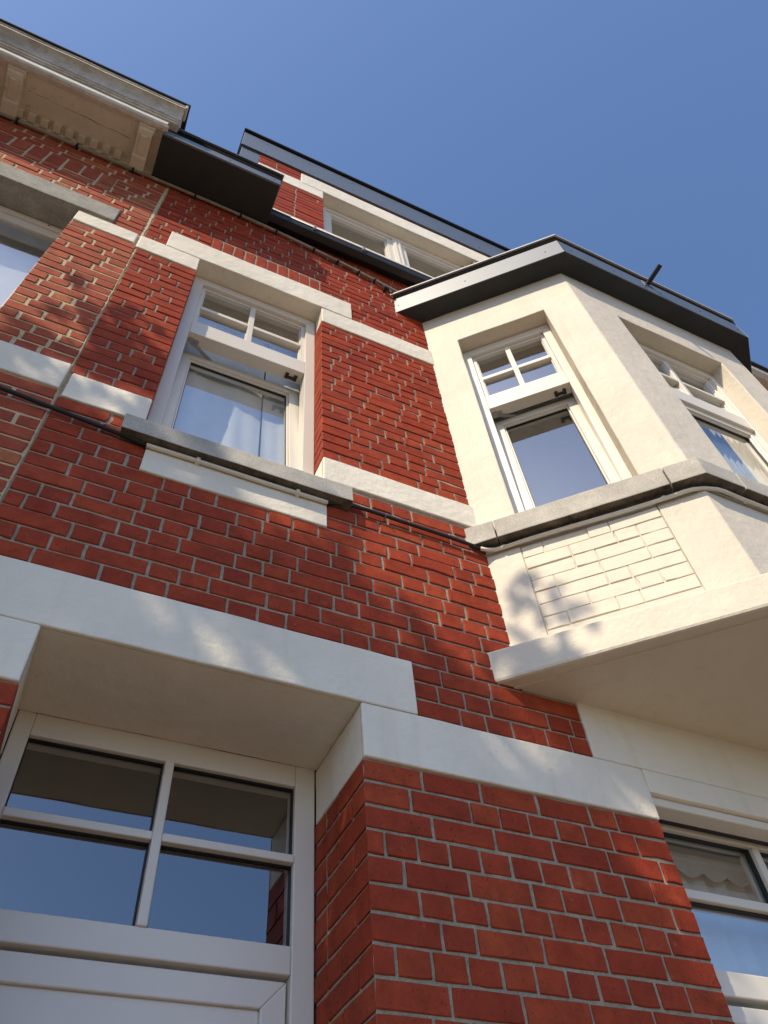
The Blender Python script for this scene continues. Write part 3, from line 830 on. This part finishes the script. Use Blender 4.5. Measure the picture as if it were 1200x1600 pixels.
# old crack along the soffit boards
ck = []
rc = random.Random(4)
for i in range(24): ck.append((-1.33 + i*.028, -.195 + .0008*i + rc.uniform(-.003, .003), cz+.0012))
MB().tube(ck, [.0014 + .0010*rc.random() for _ in ck], 5).build('crack', 'black', soff)
MB().box(-6, -.38, .3, 8, 0, 7.25).build('house_body', 'mortar_old', left)
MB().add([(-6, -.44, cz+.293), (-.40, -.44, cz+.293), (-.40, 4, 9.6), (-6, 4, 9.6)], [(0, 1, 2, 3)]).build('roof', 'tile', left)

# ------------------------------------------------------------------ right house
rx0 = 5.06
MB().box(rx0, 12, .02, 8, 0, 8.3).build('wall', 'brick_old', right)
cr = MB().sweep_x([(.02, 7.72), (-.02, 7.72), (-.05, 7.80), (-.10, 7.82), (-.12, 7.90), (-.26, 7.93), (-.30, 7.98), (-.30, 8.06), (.02, 8.06)], rx0-.05, 12).build('cornice', 'moulding', right, bevel=.004)
MB().box(rx0-.07, 12, -.33, .3, 8.06, 8.10).build('roof_edge', 'black', cr, bevel=.004)

# ------------------------------------------------------------------ cables and conduits
def path(pts, step=.05):
    """Catmull-Rom through points"""
    P = [Vector(p) for p in pts]; out = []
    for i in range(len(P)-1):
        a = P[max(i-1, 0)]; b = P[i]; c = P[i+1]; d = P[min(i+2, len(P)-1)]
        n = max(2, int((c-b).length/step))
        for k in range(n):
            t = k/n
            out.append(.5*((2*b) + (c-a)*t + (2*a-5*b+4*c-d)*t*t + (3*b-a-3*c+d)*t**3))
    out.append(P[-1]); return out
c = empty('cable', 'thick black cable slung along the brick wall under the first floor sill', 'cable')
MB().tube(path([(-3, -.018, 4.33), (-1.6, -.018, 4.22), (-.85, -.018, 4.145), (-.54, -.02, 4.112), (-.28, -.02, 4.083), (-.09, -.018, 4.064), (.0, -.014, 4.052)]), .0095, 10).build('sheath', 'rubber', c, smooth=True)
MB().tube(path([(.735, -.014, 4.050), (.86, -.018, 4.083), (1.1, -.018, 4.082), (1.30, -.018, 4.080), (1.46, -.02, 4.066)]), .0085, 10).build('sheath', 'rubber', c, smooth=True)
for x in (-.165, 1.0): MB().tube([(x, -.034, 4.078), (x, .01, 4.078)], .004, 8).build('clip', 'steel', c)
c = empty('conduit', 'short cream conduit clipped along the top of the white panel under the sill', 'conduit')
MB().tube(path([(.0, -.018, 4.047), (.2, -.018, 4.049), (.5, -.018, 4.046), (.738, -.018, 4.049)]), .0095, 10).build('tube', 'conduit', c, smooth=True)
for x in (.19, .60): MB().box(x, x+.016, -.031, -.004, 4.034, 4.061).build('clip', 'conduit', c, bevel=.003)
c = empty('conduit', 'cream conduit running round the bay just under its stone sill', 'conduit')
ce = .002
cpts = [(1.455, -.024, 4.060)] + [v3(ol(s, ce), 4.056 + .004*math.sin(s*7)) for s in (.06, .2, .36, .52, .68, .84, .92)]
cpts += [v3(of(s, ce+.002), 4.058) for s in (.06, .2, .5, .9, 1.3)]
MB().tube(path(cpts, .04), .0095, 10).build('tube', 'conduit', c, smooth=True)
for p in [ol(s, ce) for s in (.10, .40, .80)] + [of(s, ce) for s in (.22, .6)]:
    MB().tube([v3(p, 4.052), v3(p, 4.062)], .0115, 8).build('clip', 'conduit', c)
c = empty('conduit', 'old brown grey pipe along the wall under the eaves, drooping towards the bay roof', 'conduit')
MB().tube(path([(-3.0, -.02, 7.055), (-1.4, -.02, 7.06), (-.49, -.02, 7.062), (-.05, -.02, 7.066), (.34, -.02, 7.042), (.62, -.02, 7.000), (.90, -.02, 6.945), (1.21, -.02, 6.862), (1.42, -.02, 6.80)]), .0115, 8).build('tube', 'conduit_old', c, smooth=True)
for x, z in ((-1.35, 7.06), (-.98, 7.06), (-.62, 7.062), (-.2, 7.066), (.12, 7.06), (.38, 7.037), (.66, 6.99), (.84, 6.957), (1.0, 6.918), (1.12, 6.885)):
    MB().box(x, x+.014, -.036, .004, z-.018, z+.016).build('clip', 'black', c, bevel=.003)
c = MB().tube([(1.18, -.03, 6.84), (1.20, -.03, 6.80), (1.235, -.028, 6.785), (1.25, -.03, 6.745)], .009, 8).tube([(1.205, -.04, 6.795), (1.205, .01, 6.795)], .012, 8).build('wall_clamp', 'black')
tag(c, 'small black clamp with a stub of wire on the brick beside the bay roof corner', 'clamp')

# ------------------------------------------------------------------ curtains and blinds
def curtain_part(mb_T, u0, u1, z0, z1, d, amp, waves, seed=0, hem=0):
    rr = random.Random(seed); n = 64; m = 10; vs = []; fs = []
    ph = rr.uniform(0, 6)
    for j in range(m+1):
        t = j/m
        for i in range(n+1):
            s = i/n
            a = amp*(1-.45*t)
            y = d + a*math.sin(2*math.pi*waves*s + ph + .5*math.sin(3*s+t*2)) + .4*a*math.sin(2*math.pi*waves*2.3*s + 1.7*t)
            vs.append((u0+(u1-u0)*s, y, z0+(z1-z0)*t + (hem*math.sin(9*s) if j == 0 else 0)))
    for j in range(m):
        for i in range(n): fs.append((j*(n+1)+i, j*(n+1)+i+1, (j+1)*(n+1)+i+1, (j+1)*(n+1)+i))
    return MB(mb_T).add(vs, fs)
def mat_net(name, opac, colr):
    k = NT(name); t = k.t; out = [n for n in t.nodes if n.type == 'OUTPUT_MATERIAL'][0]
    tr = k.n('ShaderNodeBsdfTransparent'); mx = k.n('ShaderNodeMixShader'); mx.inputs[0].default_value = opac
    k.col(colr); k.set(.9, .1); k.l(tr.outputs[0], mx.inputs[1]); k.l(k.b.outputs[0], mx.inputs[2]); k.l(mx.outputs[0], out.inputs[0]); return k.m
MT['net'] = mat_net('net_cloth', .025, (.7, .7, .7)); MT['net2'] = mat_net('sheer_cloth', .6, (.78, .78, .76))
t = empty('curtain', 'pair of pale curtains inside the tilted window set in the brick wall', 'curtain')
CT = lambda p: Vector((p[0], p[1] + .085*(min(p[2], 5.35)-4.15), p[2]))
curtain_part(CT, -.02, .498, 4.15, 5.95, .200, .010, 2.2, 1).build('panel', 'curtain', t, smooth=True)
curtain_part(CT, .502, .72, 4.15, 5.95, .196, .008, 1.2, 2).build('panel', 'curtain', t, smooth=True)
MB().tube([(-.02, .302, 5.96), (.72, .302, 5.96)], .010, 8).build('rod', 'pvc', t)
t = empty('curtain', 'thin net curtain inside the tilted window of the bay', 'curtain')
curtain_part(TL, S0+.04, S1-.04, 4.15, 5.9, .32, .03, 5, 3).build('net', 'net', t, smooth=True)
t = empty('curtain', 'pleated white curtain drawn to the right inside the front window of the bay', 'curtain')
curtain_part(TFr, F0+.43, F1-.02, 4.15, 5.95, .24, .022, 9, 4).build('panel', 'curtain', t, smooth=True)
t = empty('curtain', 'pale blind cloth inside the large window of the left house', 'curtain')
curtain_part(ident, -2.2, -.78, 4.45, 6.0, .25, .006, 3, 5).build('panel', 'curtain', t, smooth=True)
t = empty('curtain', 'plain cream cloth hanging inside the wide window under the roof edge', 'curtain')
curtain_part(ident, .80, 2.2, 7.5, 8.55, .32, .02, 7, 6).build('panel', 'cloth2', t, smooth=True)
t = empty('vertical_blind', 'pale vertical slat blind with a scalloped top inside the ground floor window', 'blind')
vb = MB(); n = 120; vs = []; fs = []
for i in range(n+1):
    x = 1.95 + i*(1.9/n); q = abs(math.sin(math.pi*(x-1.95)/.115))
    vs += [(x, .225 + .004*q, 2.93), (x, .225 + .008*q, 2.865 - .022*q)]
for i in range(n): fs.append((2*i, 2*i+1, 2*i+3, 2*i+2))
vb.add(vs, fs).build('valance', 'cloth2', t)
sl0 = MB().add([(-.050, .012, 1.0), (0, -.004, 1.0), (.050, -.012, 1.0), (.050, -.012, 2.88), (0, -.004, 2.88), (-.050, .012, 2.88)], [(0, 1, 4, 5), (1, 2, 3, 4)]).build('slat', 'curtain', t)
sl0.location = (1.99, .27, 0)
for i in range(1, 20):
    o = sl0.copy(); col.objects.link(o); o.location = (1.99 + i*.095, .27, 0); o.rotation_euler = (0, 0, random.uniform(-.10, .10)); o.parent = t

# ------------------------------------------------------------------ street tree (stands on the kerb behind the viewer's left shoulder)
tree = empty('street_tree', 'leafy street tree standing by the kerb left of the viewer and shading the lower wall', 'tree')
rt_ = random.Random(21)
def shade_top(x):
    ks = [(-6, 5.6), (-2.5, 5.2), (-.9, 4.72), (-.62, 4.50), (-.40, 4.30), (-.15, 4.24), (.1, 4.14), (.4, 3.98), (.8, 3.80), (1.2, 3.55), (1.45, 3.38), (1.65, 3.24), (1.85, 3.02), (2.0, 2.6), (2.15, 2.1), (2.3, 1.0), (2.5, -2)]
    for (a, za), (b, zb) in zip(ks, ks[1:]):
        if a <= x <= b: return za + (zb-za)*(x-a)/(b-a)
    return -9
# openings in the foliage that let sun patches through: wall x, z, half width along the light streak, half width across
GAPS = [(.165, 3.215, .012, .06), (.405, 3.13, .012, .06), (.50, 3.12, .006, .04), (.60, 3.10, .004, .04), (1.30, 2.975, .010, .05), (1.41, 2.95, .005, .035), (1.18, 3.55, .05, .09), (.92, 3.72, .05, .10), (1.28, 3.75, .06, .08),
        (.62, 3.86, .04, .07), (.45, 3.80, .03, .05), (1.0, 3.42, .035, .07), (.85, 3.5, .03, .06), (1.33, 3.35, .04, .06), (1.46, 3.28, .03, .05), (1.55, 3.1, .035, .06), (1.05, 3.95, .05, .06), (.15, 4.0, .03, .05), (-.2, 3.7, .02, .05),
        (1.0, 2.62, .02, .05), (1.75, 2.7, .03, .05), (1.88, 2.62, .04, .07), (1.9, 2.45, .04, .07), (1.85, 2.84, .03, .04), (-.14, 4.31, .05, .07), (-.27, 4.25, .02, .05), (-.05, 4.38, .04, .05), (-.55, 4.45, .03, .05), (-.47, 4.33, .02, .05), (1.45, 3.05, .03, .05), (2.16, 2.42, .08, .06)]
leaves = []
def leaf_at(p, size):
    q_ = w2px(p)
    if q_ and -15 < q_[0] < 1215 and -15 < q_[1] < 1615: return
    a = Vector((rt_.gauss(0, 1), rt_.gauss(0, 1), rt_.gauss(0, .6))).normalized()
    n = Vector((rt_.gauss(0, .8), rt_.gauss(0, .8), rt_.gauss(.9, .5))).normalized()
    b = n.cross(a)
    if b.length < .1: return
    b.normalize(); w_ = size*rt_.uniform(.30, .42); nn = a.cross(b)
    leaves.append((p - a*size*.5, p + b*w_ + nn*size*.06, p + a*size*.55, p - b*w_ + nn*size*.06))
cents = []
N = 0; tries = 0
while N < 36000 and tries < 200000:
    tries += 1
    x = rt_.uniform(-3.0, 2.4); z = rt_.uniform(.2, 5.4)
    top = shade_top(x) + .10*math.sin(x*9.0) + .06*math.sin(x*23 + 1)
    if z > top: continue
    edge = (top - z)
    if edge < .22 and rt_.random() > .40 + edge*2.6: continue
    bad = False
    for gx, gz, a_, b_ in GAPS:
        if ((x-gx)/(a_+.038))**2 + ((z-gz)/(b_+.055))**2 < 1: bad = True; break
    if bad and rt_.random() < .97: continue
    tt = 8.0 + rt_.uniform(-1.3, 1.3)
    leaf_at(Vector((x, 0, z)) + SUN*tt, rt_.uniform(.07, .11)); N += 1
# sprays of leaves reaching up beyond the crown, throwing single leaf shadows
def wp(px, py):
    d = rt*((px-600)/FPX) - up*((py-800)/FPX) + fw
    t_ = -CAM.y/d.y; return CAM + d*t_
SPR = [(121, 440, 1), (135, 481, 1.1), (88, 487, 1), (140, 500, 1), (143, 516, .9), (187, 490, 1.1), (211, 488, .6), (171, 516, 1.5), (211, 523, 1.1), (245, 516, .6), (173, 540, 1.6), (190, 556, 1.5), (221, 566, 1.3), (241, 553, .8),
       (100, 545, 1.2), (75, 532, 1), (70, 520, .9), (181, 582, 1.1), (216, 588, 1.2), (148, 578, .9), (246, 588, 1), (234, 604, 1), (30, 500, 1.2), (18, 525, 1.4), (46, 530, 1.2), (10, 550, 1.4), (50, 555, 1), (205, 548, 1.1), (160, 556, 1), (262, 575, .8), (120, 560, 1), (112, 604, 1.2), (160, 616, 1.2), (205, 648, 1.2), (230, 640, .8), (60, 566, 1), (22, 552, 1.2)]
for px, py, sz in SPR:
    c_ = wp(px, py); tt = 4.5 + rt_.uniform(-.3, .3)
    cents.append(c_ + SUN*tt)
    for k in range(int(17*sz) + 3):
        q = Vector((rt_.gauss(0, .020*sz), 0, rt_.gauss(0, .024*sz)))
        leaf_at(c_ + q + SUN*(tt + rt_.uniform(-.06, .06)), rt_.uniform(.055, .08))
def shade_on(px, py, e):
    # a spray whose shade falls on the left side of the bay, e proud of its wall
    d = rt*((px-600)/FPX) - up*((py-800)/FPX) + fw
    nn = Vector((sb, cb, 0)); t_ = (Vector((BX - sb*e, -cb*e, 0)) - CAM).dot(nn)/d.dot(nn); return CAM + d*t_
for px, py in ((828, 945), (868, 925), (808, 985), (848, 965), (905, 950), (835, 905), (880, 960), (800, 940), (815, 910)):
    c_ = shade_on(px, py, -.018)
    for k in range(11):
        leaf_at(c_ + uL.to_3d()*rt_.gauss(0, .018) + Vector((0, 0, rt_.gauss(0, .030))) + SUN*(5.6 + rt_.uniform(-.1, .1)), rt_.uniform(.05, .07))
nn_ = 0
while nn_ < 520:
    px, py = rt_.uniform(765, 935), rt_.uniform(955, 1075)
    if not (1016 - (px-765)*.36 < py < 1068 - (px-775)*.30) or px - 765 > 165 - max(0, py-985)*.55: continue
    if any(((px-a)/c)**2 + ((py-b)/e)**2 < 1 for a, b, c, e in ((906, 993, 24, 27), (858, 1003, 18, 20), (822, 1010, 22, 26), (795, 1046, 24, 24))): continue
    nn_ += 1
    leaf_at(shade_on(px, py, .0625) + SUN*(5.6 + rt_.uniform(-.12, .12)), rt_.uniform(.04, .055))
# rest of the crown, on its far side from the house
for k in range(2600):
    c_ = Vector((-1.5, 0, 2.5)) + SUN*8.0
    p = c_ + Vector((rt_.gauss(-1.0, .9), rt_.gauss(-.9, .7), rt_.gauss(-1.0, .9)))
    s_ = p - SUN*(p.y/SUN.y)
    if s_.z > shade_top(s_.x) - .25: continue
    if any(((s_.x-g[0])/(g[2]+.06))**2 + ((s_.z-g[1])/(g[3]+.06))**2 < 1 for g in GAPS): continue
    leaf_at(p, rt_.uniform(.07, .12))
lm = MB()
V = []; F = []
for q in leaves:
    o = len(V); V += [tuple(p) for p in q]; F.append((o, o+1, o+2, o+3))
lm.v = [Vector(p) for p in V]; lm.f = [list(f_) for f_ in F]
lm.build('crown', 'leaf', tree, recalc=False)
TRK = Vector((-5.4, -1.55, -.1))
top = Vector((-1.0, 0, 2.6)) + SUN*7.8
MB().tube(path([TRK, TRK + Vector((.05, .1, 2.5)), TRK + Vector((.0, .2, 5.2)), top + Vector((-.6, -.3, -.9)), top], .3), [.19 - .0085*i if i < 20 else .02 for i in range(len(path([TRK, TRK + Vector((.05, .1, 2.5)), TRK + Vector((.0, .2, 5.2)), top + Vector((-.6, -.3, -.9)), top], .3)))], 10).build('trunk', 'bark', tree, smooth=True)
for i in range(14):
    e_ = Vector((rt_.uniform(-2.2, 1.6), 0, rt_.uniform(1.2, 3.6))) + SUN*(8.0 + rt_.uniform(-1, 1))
    st = TRK + Vector((0, .2, rt_.uniform(4.3, 6.2)))
    md = (st*.5 + e_*.5) + Vector((0, 0, -.25))
    pp = path([st, md, e_], .3)
    MB().tube(pp, [.06*(1-k/len(pp)) + .008 for k in range(len(pp))], 6).build('branch', 'bark', tree, smooth=True)

nb = build_bricks(house, 'brick', 1); nl_ = build_bricks(left, 'brick_old', 2)
print('bricks', nb, nl_)
